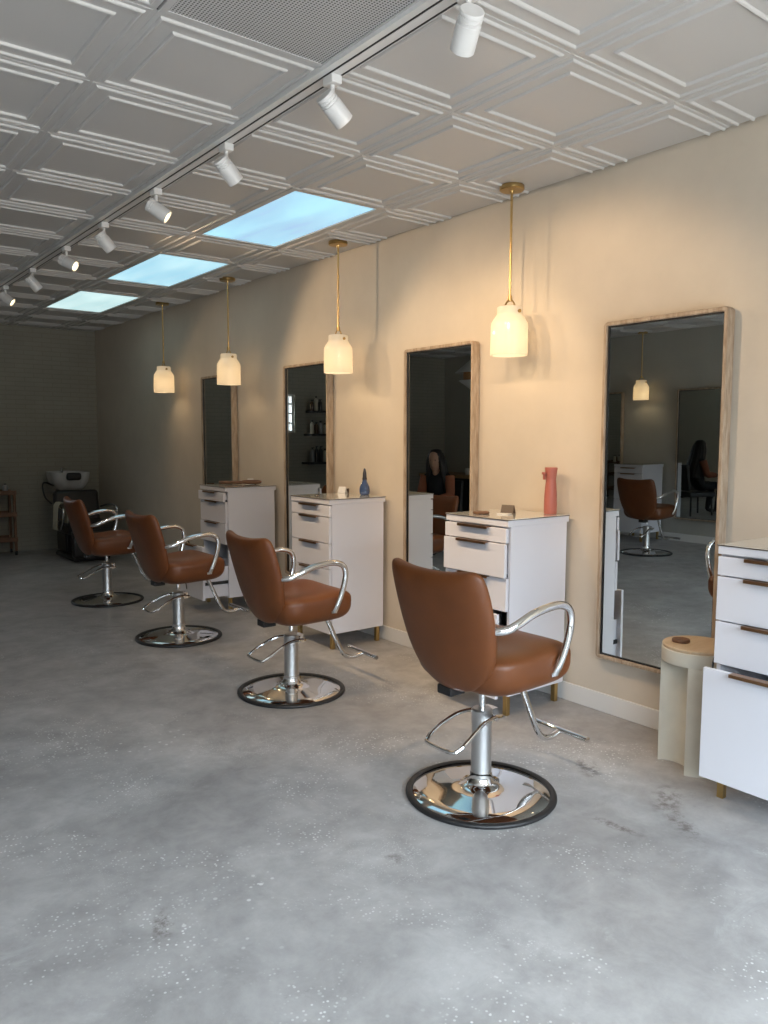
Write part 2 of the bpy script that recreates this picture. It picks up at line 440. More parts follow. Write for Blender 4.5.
# return air vent: perforated sheet in a frame
x0, y0 = GX - 3 * T, 0.0
t = thing('ceiling_vent', 'large square perforated metal air vent set in the ceiling tiles', 'ceiling vent', (x0 + T / 2, y0 + T / 2, H))
hx, e = T / 2 - .004, .022
m = MB()
m.b2((-hx, -hx, -.008), (-hx + e, hx, .004)); m.b2((hx - e, -hx, -.008), (hx, hx, .004))
m.b2((-hx + e, -hx, -.008), (hx - e, -hx + e, .004)); m.b2((-hx + e, hx - e, -.008), (hx - e, hx, .004))
m.build('frame', M['ventm'], t, smooth=0)
mv, nt, b = new_mat('perforated_sheet')
tc = nt.nodes.new('ShaderNodeTexCoord'); mp = nt.nodes.new('ShaderNodeMapping'); mp.inputs['Scale'].default_value = (1, 1, 0)
nt.links.new(tc.outputs['Object'], mp.inputs['Vector'])
vo = nt.nodes.new('ShaderNodeTexVoronoi'); vo.inputs['Scale'].default_value = 90; vo.inputs['Randomness'].default_value = 0
nt.links.new(mp.outputs['Vector'], vo.inputs['Vector'])
rp = nt.nodes.new('ShaderNodeValToRGB'); rp.color_ramp.elements[0].position = .27; rp.color_ramp.elements[1].position = .33
rp.color_ramp.elements[0].color = (.05, .05, .05, 1); rp.color_ramp.elements[1].color = (.50, .50, .50, 1)
nt.links.new(vo.outputs['Distance'], rp.inputs['Fac']); nt.links.new(rp.outputs['Color'], b.inputs['Base Color']); b.inputs['Roughness'].default_value = .6
MB().b2((-hx + e, -hx + e, -.005), (hx - e, hx - e, -.002)).build('perforated_panel', mv, t, smooth=0)

# ------------------------------------------------------------------ track and spotlights
TX = -1.618
t = thing('lighting_track', 'long white ceiling lighting track with two dark slots holding the spotlights', 'lighting track', (TX, 0, H))
m = MB()
zt, zb = -.001, -.022
for a, c in ((-.040, -.014), (-.003, .030), (.041, .044)):
    m.b2((a, -3.0, zb), (c, YB - .15, zt - .006))
m.b2((-.040, -3.0, zt - .006), (.044, YB - .15, zt))
m.build('rail', M['spot'], t, smooth=0)
MB().b2((-.0139, -2.95, zb + .002), (-.0031, YB - .2, zb + .008)).build('slot', M['dark'], t, smooth=0)
MB().b2((.0301, -2.95, zb + .002), (.0409, YB - .2, zb + .008)).build('slot', M['dark'], t, smooth=0)

SP = [(-.085, (.36, .74, -.57), 'white track spotlight nearest the camera with its flat round back cap showing', 1.6),
      (.61, (.80, .05, -.60), 'white track spotlight just past the corner of the perforated ceiling vent', 1.6),
      (1.44, (.72, .08, -.69), 'third white track spotlight, tilted away with no lit lens showing', 1.5),
      (2.24, (.72, -.42, -.56), 'white track spotlight with a glowing lens beside the bluest ceiling panel', 1.2),
      (3.06, (.66, .02, -.75), 'unlit looking track spotlight level with the gap before the middle light panel', .8),
      (3.82, (.66, -.62, -.44), 'white track spotlight with a glowing lens beside the middle ceiling panel', 1.7),
      (4.71, (.66, .02, -.75), 'second to last track spotlight, its lens turned away', .3),
      (5.59, (.72, -.42, -.56), 'last track spotlight before the back wall, its lens glowing', .35)]
for (y, d, lab, pw) in SP:
    d = Vector(d).normalized()
    t = thing('track_spotlight', lab, 'spotlight', (TX + .014, y, H - .022), group='spotlights along the ceiling track')
    MB().b2((-.022, -.03, -.030), (.022, .03, 0)).build('adapter', M['spot'], t, smooth=0, bevel=.003)
    MB().cyl((0, 0, -.030), (0, 0, -.085), .0085, 12).build('stem', M['spot'], t)
    c = Vector((0, 0, -.100))
    R = Vector((0, 0, 1)).rotation_difference(d).to_matrix()
    L0 = -.046; L1 = .068
    m = MB(); prof = [(.0, L0), (.034, L0), (.036, L0 + .003)]
    z = L0 + .003
    for k in range(3):
        prof += [(.036, z + .006), (.033, z + .007), (.033, z + .010), (.036, z + .011)]; z += .011
    prof += [(.037, z + .004), (.037, L1), (.032, L1), (.030, L1 - .016), (0, L1 - .016)]
    m.lathe(prof, 28, c, R, cap=False).build('lamp_head', M['spot'], t, smooth=40)
    MB().lathe([(0, L1 - .0155), (.0295, L1 - .0155), (.0295, L1 - .012), (0, L1 - .012)], 24, c, R, cap=False).build('lens', M['lens'], t)
    l = bpy.data.lights.new('spot_beam', 'SPOT'); l.energy = SPOT_W * pw; l.color = (1.0, .71, .43); l.spot_size = math.radians(84); l.spot_blend = .5; l.shadow_soft_size = .025
    o = bpy.data.objects.new('spot_beam', l); COL.objects.link(o); o.parent = t
    o.location = c + d * (L1 + .004); o.rotation_euler = Vector((0, 0, -1)).rotation_difference(d).to_euler()

# ------------------------------------------------------------------ pendants
def make_pendant():
    t = thing('pendant_lamp', '', 'pendant lamp', (0, 0, H), group='brass pendant lamps with white jar shades')
    MB().lathe([(0, 0), (.062, 0), (.064, -.004), (.064, -.020), (.060, -.024), (.012, -.025), (.010, -.036), (0, -.036)], 36, cap=False).build('ceiling_canopy', M['brass'], t)
    MB().cyl((0, 0, -.03), (0, 0, -.575), .0065, 12).build('rod', M['brass'], t)
    y = MB()
    y.lathe([(0, -.555), (.011, -.555), (.013, -.575), (.010, -.585), (0, -.585)], 16, cap=False)
    for s in (-1, 1):
        y.tube(spline([(0, s * .006, -.575), (0, s * .026, -.592), (0, s * .040, -.625), (0, s * .042, -.655)], 5), .0045, 8)
        y.lathe([(0, -.006), (.009, -.006), (.009, .006), (0, .006)], 10, (0, s * .068, -.640), Matrix.Rotation(PI / 2, 3, 'X'), cap=False)
        y.cyl((0, s * .040, -.640), (0, s * .068, -.640), .004, 8)
    y.build('yoke', M['brass'], t)
    zz = -.612
    out = [(.030, zz), (.062, zz - .001), (.066, zz - .006), (.066, zz - .036), (.069, zz - .044), (.084, zz - .066), (.094, zz - .084), (.0965, zz - .098), (.0975, zz - .235), (.0965, zz - .251)]
    inn = [(.0915, zz - .251), (.0925, zz - .235), (.0915, zz - .100), (.088, zz - .086), (.064, zz - .048), (.061, zz - .036), (.061, zz - .010), (.030, zz - .008)]
    MB().lathe(out + inn, 48, cap=False).build('glass_shade', M['shade'], t, smooth=50)
    MB().lathe([(0, zz - .004), (.016, zz - .004), (.018, zz - .05), (.014, zz - .055), (0, zz - .055)], 16, cap=False).build('lamp_socket', M['brass'], t)
    MB().lathe([(0, zz - .055), (.012, zz - .056), (.02, zz - .075), (.028, zz - .11), (.026, zz - .13), (.015, zz - .142), (0, zz - .146)], 20, cap=False).build('bulb', M['bulb'], t)
    return t
pend_pos = [(-.155, 1.105), (-.20, 2.625), (-.225, 4.19), (-.18, 5.67), (XL + .19, 4.28)]
pend_lab = ['brass pendant lamp with white jar shade, largest of the row, above the pink bottle cabinet',
            'brass pendant lamp with white jar shade above the cabinet holding the blue bottle',
            'white jar shade pendant lamp above the cabinet with the dark brush',
            'smallest pendant lamp of the row, farthest toward the grey back corner',
            'pendant lamp hanging across the room, seen in the largest mirror']
P0 = make_pendant()
for i, ((x, y), lab) in enumerate(zip(pend_pos, pend_lab)):
    if i == 0: P0.location = (x, y, H); P0['label'] = lab; p = P0
    else: p = dup(P0, (x, y, H), 0, lab)
    l = bpy.data.lights.new('bulb_glow', 'POINT'); l.energy = PEND_W; l.color = (1.0, .74, .42); l.shadow_soft_size = .03
    o = bpy.data.objects.new('bulb_glow', l); COL.objects.link(o); o.parent = p; o.location = (0, 0, -.80)

# ------------------------------------------------------------------ mirrors
def make_mirror():
    t = thing('wall_mirror', '', 'mirror', group='tall mirrors in driftwood frames')
    W, Hh, D, fw = .628, 1.64, .055, .020
    # profile swept round the rectangle with rounded outer corners
    m = MB()
    def loop(off, x):
        w2, h2, r = W / 2 - off, Hh / 2 - off, max(.022 - off, .002)
        out = []
        for cx, cz, a0 in ((w2 - r, h2 - r, 0), (-w2 + r, h2 - r, PI / 2), (-w2 + r, -h2 + r, PI), (w2 - r, -h2 + r, 1.5 * PI)):
            for k in range(6):
                a = a0 + PI / 2 * k / 5
                out.append((x, cx + r * math.cos(a), Hh / 2 + cz + r * math.sin(a)))
        return out
    prof = [(0, -.002), (0, -D + .006), (.003, -D), (fw - .004, -D), (fw, -D + .004), (fw, -D + .022)]
    n = 24
    vs = []
    for off, x in prof: vs += loop(off, x)
    fs = [(i * n + k, i * n + (k + 1) % n, (i + 1) * n + (k + 1) % n, (i + 1) * n + k) for i in range(len(prof) - 1) for k in range(n)]
    fs.append(tuple(range(n)))
    m.add(vs, fs).build('wooden_frame', M['frame'], t, smooth=40)
    e = .006
    bm = MB()
    for lo, hi in (((-D + .012, -W / 2 + fw, fw), (-D + .016, -W / 2 + fw + e, Hh - fw)), ((-D + .012, W / 2 - fw - e, fw), (-D + .016, W / 2 - fw, Hh - fw)),
                   ((-D + .012, -W / 2 + fw, fw), (-D + .016, W / 2 - fw, fw + e)), ((-D + .012, -W / 2 + fw, Hh - fw - e), (-D + .016, W / 2 - fw, Hh - fw))):
        bm.b2(lo, hi)
    bm.build('dark_edge', M['black'], t, smooth=0)
    MB().b2((-D + .018, -W / 2 + fw - .003, fw - .003), (-D + .021, W / 2 - fw + .003, Hh - fw + .003)).build('mirror_glass', M['mirror'], t, smooth=0)
    return t
MY = [.263, 1.785, 3.285, 4.785]
mlab = ['largest driftwood framed wall mirror, above the cream stool', 'tall wall mirror beside the cabinet with the pink bottle, second in the row',
        'narrow looking wall mirror behind the cabinet with the blue bottle, third in the row', 'farthest driftwood framed wall mirror, left of the cabinet with the dark brush']
M0 = make_mirror(); M0.location = (0, MY[0], .285); M0['label'] = mlab[0]; M0.rotation_euler = (0, -.006, 0)
for i in range(1, 4):
    q = dup(M0, (0, MY[i], .285), 0, mlab[i]); q.rotation_euler = (0, -.004, 0)
for y, lab in ((3.53, 'framed mirror across the room, showing the seated woman in the largest mirror'), (4.97, 'framed mirror beside the cabinet across the room, glimpsed in the largest mirror')):
    q = dup(M0, (XL, y, .285), PI, lab); q.rotation_euler = (0, -.006, PI)

# ------------------------------------------------------------------ cabinets
DZ = [(.867, .937), (.697, .862), (.531, .692), (.108, .526)]
def cabinet(y0, y1, label, opens, loc_x=0.0, flip=False, group='white drawer cabinets at the styling stations'):
    W = y1 - y0; X0, X1 = -.455, -.042
    t = thing('drawer_cabinet', label, 'cabinet', (loc_x, (y0 + y1) / 2, 0), PI if flip else 0, group)
    h = W / 2; th = .016; zb, zt = .105, .945
    m = MB()
    m.b2((X0, -h, zb), (X1, -h + th, zt)); m.b2((X0, h - th, zb), (X1, h, zt))
    m.b2((X1 - th, -h + th, zb), (X1, h - th, zt)); m.b2((X0, -h + th, zb), (X1 - th, h - th, zb + th))
    m.b2((X0, -h + th, zt - .008), (X1 - th, h - th, zt))
    m.build('carcass', M['white'], t, smooth=0)
    m = MB(); m.b2((X1 - th - .006, -h + th, zb + th), (X1 - th - .001, h - th, zt - .01))
    for z in (.529, .694, .8645): m.b2((X0 + .03, -h + th, z - .004), (X1 - th - .006, h - th, z + .004))
    m.build('interior_shade', M['dark'], t, smooth=0)  # near-black sheet and dividers: shade inside the cabinet put in as colour
    MB().b2((X0 - .022, -h - .002, .945), (X1 + .015, h + .002, .975)).build('top_slab', M['white'], t, smooth=0, bevel=.002)
    g = MB().b2((X0 - .024, -h - .004, .9755), (X1 + .016, h + .004, .981)).build('glass_top', M['glasstop'], t, smooth=0)
    ed = MB()
    for lo, hi in (((X0 - .0255, -h - .0055, .976), (X0 - .0235, h + .0055, .9795)), ((X0 - .024, -h - .0055, .976), (X1 + .016, -h - .0035, .9795))):
        ed.b2(lo, hi)
    ed.build('glass_edge', M['blackcard'], g, smooth=0)
    for sx in (X0 + .022, X1 - .03):
        for sy in (-h + .03, h - .03):
            MB().box((sx, sy, .0525), (.026, .026, .105)).build('leg', M['brass'], t, smooth=0, bevel=.002)
    for k, (a, b) in enumerate(DZ):
        o = opens[k]
        fx = X0 - .022 - o
        fr = MB().b2((fx, -h + .002, a), (fx + .019, h - .002, b)).build('drawer', M['white'], t, smooth=0, bevel=.0015)
        bx = MB()
        y2 = h - th - .012; z1 = a + .012; z2 = b - .018 if k < 3 else b - .17
        dx0, dx1 = fx + .019, fx + .40
        bx.b2((dx0, -y2, z1), (dx1, -y2 + .012, z2)); bx.b2((dx0, y2 - .012, z1), (dx1, y2, z2))
        bx.b2((dx0, -y2 + .012, z1), (dx1, y2 - .012, z1 + .008)); bx.b2((dx1 - .012, -y2 + .012, z1), (dx1, y2 - .012, z2))
        bx.build('drawer_box', M['white'], fr, smooth=0)
        if o > .03:
            for s in (-1, 1): MB().b2((X0 - o, s * (y2 + .005) - .003, (a + z2) / 2 - .012), (X0 + .1, s * (y2 + .005) + .003, (a + z2) / 2 + .012)).build('slide_rail', M['dark'], fr, smooth=0)
        hl = .105
        hm = MB().b2((fx - .022, -hl, b - .001), (fx + .012, hl, b + .003))
        hm.b2((fx - .022, -hl, b - .009), (fx - .0185, hl, b - .001))
        hm.build('handle', M['bronze'], fr, smooth=0)
    return t
cabA = cabinet(-.715, -.283, 'white drawer cabinet cut by the picture edge, right beside the cream stool', (.004, .004, .004, .075))
cabB = cabinet(.785, 1.222, 'white drawer cabinet with the pink spray bottle on top', (.010, .018, .004, .065))
cabC = cabinet(2.325, 2.785, 'white drawer cabinet with the small blue bottle on top', (-.0, -.0, -.0, -.0))
cabD = cabinet(3.775, 4.235, 'white drawer cabinet with dark brush on top and its bottom drawer pulled open', (.018, .0, .004, .20))
cabE = cabinet(4.03, 4.455, 'white drawer cabinet across the room behind the facing chair, seen in the largest mirror', (0, 0, 0, 0), XL, True, 'cabinets across the room')

# ------------------------------------------------------------------ styling chairs (facing local +x)
def pillow(outline, axis, thick_f, thick_b, p=2.6, q=0.45, rings=12, shape=None):
    """closed cushion: outline points (a,b), radial rings, front/back swell."""
    n = len(outline); ca = sum(o[0] for o in outline) / n; cb = sum(o[1] for o in outline) / n
    ts = [1 - (1 - k / rings) ** 2 for k in range(1, rings + 1)]
    vs, fs = [], []
    def P(a, b, h): return shape(a, b, h)
    cf = 0; vs.append(P(ca, cb, thick_f))
    for t in ts:
        for (a, b) in outline:
            hh = (max(0.0, 1 - t ** p)) ** q
            vs.append(P(ca + (a - ca) * t, cb + (b - cb) * t, thick_f * hh))
    m = len(ts)
    def F(i, k): return 1 + i * n + k % n
    for k in range(n): fs.append((0, F(0, k), F(0, k + 1)))
    for i in range(m - 1):
        for k in range(n): fs.append((F(i, k), F(i + 1, k), F(i + 1, k + 1), F(i, k + 1)))
    cbk = len(vs); vs.append(P(ca, cb, -thick_b)); b0 = len(vs)
    for t in ts[:-1]:
        for (a, b) in outline:
            hh = (max(0.0, 1 - t ** p)) ** q
            vs.append(P(ca + (a - ca) * t, cb + (b - cb) * t, -thick_b * hh))
    def B(i, k): return F(m - 1, k) if i == m - 1 else b0 + i * n + k % n
    for k in range(n): fs.append((cbk, B(0, k + 1), B(0, k)))
    for i in range(m - 1):
        for k in range(n): fs.append((B(i, k), B(i, k + 1), B(i + 1, k + 1), B(i + 1, k)))
    return MB().add(vs, fs)

def make_chair():
    t = thing('styling_chair', '', 'salon chair', group='cognac leather hydraulic styling chairs')
    # base
    prof = [(0, .056), (.05, .056), (.064, .044), (.085, .035), (.12, .0295), (.20, .021), (.262, .013), (.268, .008)]
    MB().lathe(prof[::-1] + [], 64, cap=False).build('base_plate', M['chrome'], t, smooth=50)
    MB().lathe([(.262, .001), (.287, .001), (.2905, .006), (.289, .013), (.282, .017), (.271, .017), (.264, .013)], 64, cap=False).build('rubber_ring', M['black'], t, smooth=50)
    MB().lathe([(.060, .046), (.048, .060), (.0425, .080), (0.0425, .094), (0, .094)], 32, cap=False).build('collar', M['chrome'], t)
    MB().lathe([(.041, .050), (.041, .082), (.039, .088), (.039, .285), (.0405, .287), (.0405, .335), (.036, .341), (0, .341)], 40, cap=False).build('column', M['satin'], t)
    MB().cyl((0, 0, .335), (0, 0, .480), .0135, 20).build('piston', M['chrome'], t)
    # pump pedal: bent rod loop
    z0 = .306
    loop = [(.055, -.056, z0 + .006), (-.0, -.060, z0 + .012), (-.07, -.074, z0 + .004), (-.16, -.088, z0 - .036), (-.200, -.088, z0 - .056), (-.222, -.066, z0 - .066),
            (-.226, .05, z0 - .066), (-.208, .076, z0 - .060), (-.16, .088, z0 - .036), (-.07, .074, z0 + .004), (-.0, .060, z0 + .012), (.055, .056, z0 + .006)]
    m = MB().tube(spline(loop, 6), .0075, 10)
    m.cyl((.03, -.055, z0), (.03, .055, z0), .010, 12)
    m.box((.045, 0, z0 + .008), (.03, .05, .045))
    m.build('pump_pedal', M['chrome'], t)
    # under seat plate
    MB().b2((-.14, -.17, .472), (.20, .17, .498)).b2((-.11, -.09, .455), (.11, .09, .472)).b2((-.165, .0, .415), (-.09, .075, .450)).build('seat_plate', M['blackpl'], t, smooth=0, bevel=.004)
    # seat cushion
    half = [(.260, 0), (.260, .14), (.252, .202), (.222, .238), (.16, .249), (.02, .252), (-.08, .246), (-.140, .218), (-.172, .15), (-.18, .07), (-.18, 0)]
    out = half + [(a, -b) for a, b in half[-2:0:-1]]
    ol = [(p.x, p.y) for p in spline([(a, b, 0) for a, b in out], 5, True)]
    def sh(a, b, h):
        z = .558 + h
        if h > 0: z += .012 * math.exp(-((a - .15) / .10) ** 2) - .016 * math.exp(-(a / .16) ** 2 - (b / .15) ** 2)
        else: z -= .014 * max(0, -h / .10) * (1 - max(-.25, min(.25, a)) / .25) * .5
        return (a, b, z)
    pillow(ol, 'z', .052, .110, 5, .36, 14, sh).build('seat', M['leather'], t, smooth=70)
    # backrest
    ho = [(0, .908), (.09, .910), (.165, .917), (.210, .920), (.236, .900), (.246, .842), (.247, .755), (.239, .670), (.219, .588), (.180, .522), (.128, .476), (.064, .452), (0, .446)]
    out = ho + [(-a, b) for a, b in ho[-2:0:-1]]
    ol = [(p.x, p.y) for p in spline([(a, b, 0) for a, b in out], 5, True)]
    def bk(s, z, h):
        x = -.168 - (z - .50) * .275 + .60 * s * s
        return (x + h, s, z)
    pillow(ol, 'x', .038, .042, 5.0, .44, 14, bk).build('backrest', M['leather'], t, smooth=70)
    # arms: flattened chrome tube loops
    for s in (-1, 1):
        pth = spline([(-.185, s * .225, .708), (-.15, s * .262, .716), (-.10, s * .274, .736), (-.03, s * .278, .762), (.06, s * .279, .776), (.115, s * .279, .774),
                      (.155, s * .279, .754), (.170, s * .278, .714), (.164, s * .275, .660), (.144, s * .270, .592), (.128, s * .262, .545), (.118, s * .25, .512)], 6)
        m = MB().tube(pth, .0135, 14, flat=1.15, side=(0, 1, 0))
        m.box((.116, s * .240, .512), (.034, .03, .014))
        m.build('armrest', M['chrome'], t, smooth=50)
    # footrest
    m = MB().tube(spline([(.08, 0, .470), (.15, 0, .458), (.20, 0, .420), (.275, 0, .265), (.315, 0, .185), (.35, 0, .145), (.40, 0, .132), (.46, 0, .142)], 6), .0135, 14)
    m.cyl((.462, -.145, .148), (.462, .145, .148), .0125, 14)
    m.build('footrest', M['chrome'], t, smooth=50)
    return t
CH = make_chair()
chs = [(-1.148, .27, 0.0, 'cognac leather styling chair closest to the camera, facing the largest mirror'),
       (-1.088, 1.78, -0.04, 'cognac leather chair in front of the cabinet with the blue bottle'),
       (-1.105, 3.243, 0.0, 'cognac leather chair in front of the cabinet with the dark brush'),
       (-1.088, 4.751, -0.05, 'farthest cognac leather styling chair, next to the shampoo basin'),
       (-4.74, 3.46, PI, 'styling chair across the room, reflected whole in the largest mirror'),]
for i, (x, y, r, lab) in enumerate(chs):
    if i == 0: CH.location = (x, y, 0); CH.rotation_euler = (0, 0, r); CH['label'] = lab
    else:
        c = dup(CH, (x, y, 0), r, lab)
        for ch in c.children:                      # these seats are pumped a little lower
            if ch.name.split('.')[0] in ('seat', 'backrest', 'armrest', 'seat_plate'): ch.location.z = -.045
            if ch.name.split('.')[0] in ('pump_pedal', 'column'): ch.location.z = -.025
            if ch.name.split('.')[0] == 'footrest': ch.location.z = -.005

# ------------------------------------------------------------------ small things
# cream stool
t = thing('stool', 'cream drum stool with a scooped out side between mirror and cabinet', 'stool', (-.236, -.075, 0))
RS = .141
MB().lathe([(0, .506), (RS - .004, .506), (RS - .002, .510), (RS - .002, .517), (RS - .006, .521), (0, .521)], 56, cap=False).build('top', M['stooltop'], t)
MB().lathe([(0, .448), (RS - .002, .448), (RS, .451), (RS, .503), (RS - .003, .506), (0, .506)], 56, cap=False).build('rim', M['stool'], t)
a0, a1 = math.radians(197), math.radians(360 + 122)
pl = [(RS * math.cos(a0 + (a1 - a0) * k / 60), RS * math.sin(a0 + (a1 - a0) * k / 60)) for k in range(61)]
pa, pb = Vector(pl[-1]), Vector(pl[0]); mid = (pa + pb) / 2; inw = -mid.normalized()
for k in range(1, 20):
    u = k / 20; q = pa.lerp(pb, u) + inw * .062 * (1 - (2 * u - 1) ** 2) ** .6
    pl.append((q.x, q.y))
n = len(pl)
MB().add([(x, y, 0) for x, y in pl] + [(x, y, .448) for x, y in pl], [tuple(range(n))[::-1], tuple(range(n, 2 * n))] + [(k, (k + 1) % n, n + (k + 1) % n, n + k) for k in range(n)]).build('scooped_body', M['stool'], t, smooth=40)
o = MB().lathe([(0, 0), (.034, 0), (.036, .003), (.036, .010), (.034, .013), (0, .013)], 32, cap=False).build('coaster', M['walnut'], loc=(-.268, -.018, .5215))
tag(o, 'round dark walnut coaster on the cream stool', 'coaster')
# power cord by cabinet A
o = MB().tube(spline([(-.03, -.270, .62), (-.18, -.268, .63), (-.30, -.266, .62), (-.385, -.262, .585), (-.43, -.258, .53), (-.437, -.258, .46), (-.43, -.260, .36), (-.40, -.268, .22), (-.33, -.272, .06), (-.25, -.272, .008), (-.06, -.270, .008)], 6), .004, 8).build('power_cord', M['black'])
tag(o, 'black power cord drooping between the cream stool and white cabinet', 'cord')

# cabinet B top
ZT = .982
t = thing('spray_bottle', 'pink spray bottle on the cabinet under the largest pendant lamp', 'bottle', (-.075, .868, ZT))
MB().lathe([(0, 0), (.032, 0), (.0335, .004), (.0335, .05), (.032, .10), (.029, .145), (.0265, .170), (.0255, .178), (0, .178)], 32, cap=False).build('body', M['terracotta'], t)
MB().lathe([(0, .178), (.026, .178), (.027, .19), (.032, .228), (.033, .236), (.031, .240), (0, .238)], 32, cap=False).box((-.036, .012, .21), (.026, .016, .012)).build('spray_head', M['terracotta'], t)
MB().box((-.034, .016, .192), (.010, .012, .03)).build('trigger', M['terracotta'], t, smooth=0, bevel=.002)
t = thing('card_holder', 'small bronze tent card stand beside the pink spray bottle', 'card holder', (-.25, 1.0, ZT), .35)
mm = MB().add([(-.02, -.035, 0), (-.02, .035, 0), (0, .035, .045), (0, -.035, .045), (.02, .035, 0), (.02, -.035, 0), (-.0175, -.035, 0), (-.0175, .035, 0), (0, .035, .041), (0, -.035, .041), (.0175, .035, 0), (.0175, -.035, 0)],
              [(0, 1, 2, 3), (3, 2, 4, 5), (7, 6, 9, 8), (8, 9, 11, 10), (0, 3, 9, 6), (3, 5, 11, 9), (1, 7, 8, 2), (2, 8, 10, 4), (0, 6, 7, 1), (5, 4, 10, 11)])
mm.build('tent_card', M['blackcard'], t, smooth=0)
MB().b2((-.075, -.03, .0), (-.021, .03, .004)).build('business_card', M['card'], t, smooth=0)
o = MB().lathe([(0, 0), (.040, 0), (.043, .003), (.043, .009), (.040, .012), (0, .012)], 32, cap=False).build('coaster', M['walnut'], loc=(-.37, 1.075, ZT))
tag(o, 'round brown wooden coaster on the cabinet with the pink bottle', 'coaster')

# cabinet C top
t = thing('glass_bottle', 'small blue bottle with a tall dark stopper on a white cabinet', 'bottle', (-.07, 2.50, ZT))
MB().lathe([(0, 0), (.026, 0), (.033, .006), (.036, .03), (.033, .055), (.022, .078), (.015, .092), (.014, .104), (0, .104)], 32, cap=False).build('body', M['blueglass'], t)
MB().lathe([(0, .104), (.017, .104), (.017, .112), (.014, .118), (.012, .15), (.006, .178), (0, .182)], 24, cap=False).build('stopper', pm('navy_cap', (.012, .014, .03), .35), t)
t = thing('card_holder', 'small white tent card stand beside the blue bottle', 'card holder', (-.09, 2.735, ZT), .5)
q = mm.build('tent_card', M['card'], t, smooth=0); q.scale = (1.1, .8, 1)
m = MB().b2((.021, -.03, 0), (.045, .03, .03)); m.build('card_block', M['blackcard'], t, smooth=0)

# cabinet D top
BRUSH = (-.19, 4.045, ZT)
t = thing('styling_brush', 'dark wooden paddle brush lying on the cabinet top', 'hairbrush', BRUSH, -.62)
MB().tube([(-.19, 0, .016), (-.08, 0, .016), (0, 0, .016)], .013, 12).build('handle', M['walnut'], t)
m = MB(); 
pl = [(p.x, p.y) for p in spline([(-.01, .012, 0), (.03, .035, 0), (.10, .04, 0), (.15, .03, 0), (.16, 0, 0), (.15, -.03, 0), (.10, -.04, 0), (.03, -.035, 0), (-.01, -.012, 0)], 4, True)]
pillow(pl, 'z', .018, .018, 4, .5, 6, lambda a, b, h: (a, b, .020 + h)).build('paddle', M['walnut'], t)
t = thing('card_holder', 'small white tent card stand behind the dark paddle brush', 'card holder', (-.085, 4.10, ZT), .5)
q = mm.build('tent_card', M['card'], t, smooth=0); q.scale = (1.1, .8, .95)
MB().b2((.021, -.03, 0), (.04, .03, .028)).build('card_block', M['blackcard'], t, smooth=0)
# hair dryer in D's open drawer with its cable
t = thing('hair_dryer', 'black hair dryer standing in the pulled out bottom drawer', 'hair dryer', (-.60, 4.02, .13))
MB().lathe([(0, 0), (.036, .0), (.04, .01), (.04, .10), (.03, .16), (.024, .20), (0, .20)], 24, (0, 0, .26), Matrix.Rotation(PI / 2.2, 3, 'X'), cap=False).build('barrel', M['blackpl'], t)
MB().tube([(0, -.05, .26), (0, -.02, .10), (0, -.01, .0)], .018, 14).build('handle', M['blackpl'], t)
MB().tube(spline([(0, -.01, .01), (.02, .04, .02), (.03, .09, .12), (.0, .12, .30), (-.05, .09, .425), (-.10, .02, .43), (-.135, -.02, .35), (-.14, -.04, .20), (-.13, -.06, .05)], 6), .004, 8).build('power_cable', M['black'], t)

# ------------------------------------------------------------------ shampoo unit at the back
t = thing('shampoo_chair', 'black backwash chair with white basin near the back wall', 'shampoo chair', (-.515, 7.25, 0))
MB().b2((-.20, -.28, .0), (.20, .42, .06)).b2((-.17, .10, .06), (.17, .46, .30)).build('base', M['blackpl'], t, smooth=30, bevel=.02)
MB().b2((-.25, -.34, .30), (.25, .20, .43)).build('seat', M['blackpl'], t, bevel=.04, seg=3)
MB().b2((-.24, -.42, .06), (.24, -.32, .36)).build('leg_rest', M['blackpl'], t, bevel=.03, seg=3)
Rb = Matrix.Rotation(-.18, 3, 'X')
MB().box((0, .24, .56), (.50, .10, .40), M=Rb).build('backrest', M['blackpl'], t, bevel=.04, seg=3)
for s in (-1, 1):
    MB().tube(spline([(s * .27, .22, .56), (s * .29, .0, .60), (s * .29, -.20, .60), (s * .29, -.27, .56), (s * .285, -.22, .44), (s * .27, -.10, .36)], 6), .014, 12).build('armrest', M['chrome'], t)
bas = pillow([(p.x, p.y) for p in spline([(.24, 0, 0), (.235, .16, 0), (.17, .27, 0), (0, .30, 0), (-.17, .27, 0), (-.235, .16, 0), (-.24, 0, 0), (-.235, -.17, 0), (-.16, -.24, 0), (-.06, -.20, 0), (0, -.185, 0), (.06, -.20, 0), (.16, -.24, 0), (.235, -.17, 0)], 5, True)], 'z', -.16, .235, 3.0, .50, 12,
             lambda a, b, h: (a * .88 + .02, .62 + b, .955 + h))
bas.build('basin', M['ceramic'], t, smooth=60)
MB().box((.03, .415, .905), (.17, .07, .09)).build('neck_rest', M['blackpl'], t, bevel=.03, seg=3)
m = MB().cyl((.02, .86, .93), (.02, .86, .99), .016, 14); m.tube(spline([(.02, .86, .98), (.02, .80, 1.0), (.02, .74, .985)], 5), .010, 10); m.build('faucet', M['chrome'], t)
MB().b2((-.10, .55, .30), (.10, .72, .77)).build('pedestal', M['blackpl'], t, bevel=.02)
MB().tube(spline([(-.16, .56, .80), (-.27, .50, .84), (-.31, .45, .80), (-.30, .40, .68), (-.24, .36, .60)], 6), .009, 10).build('spray_hose', M['black'], t)
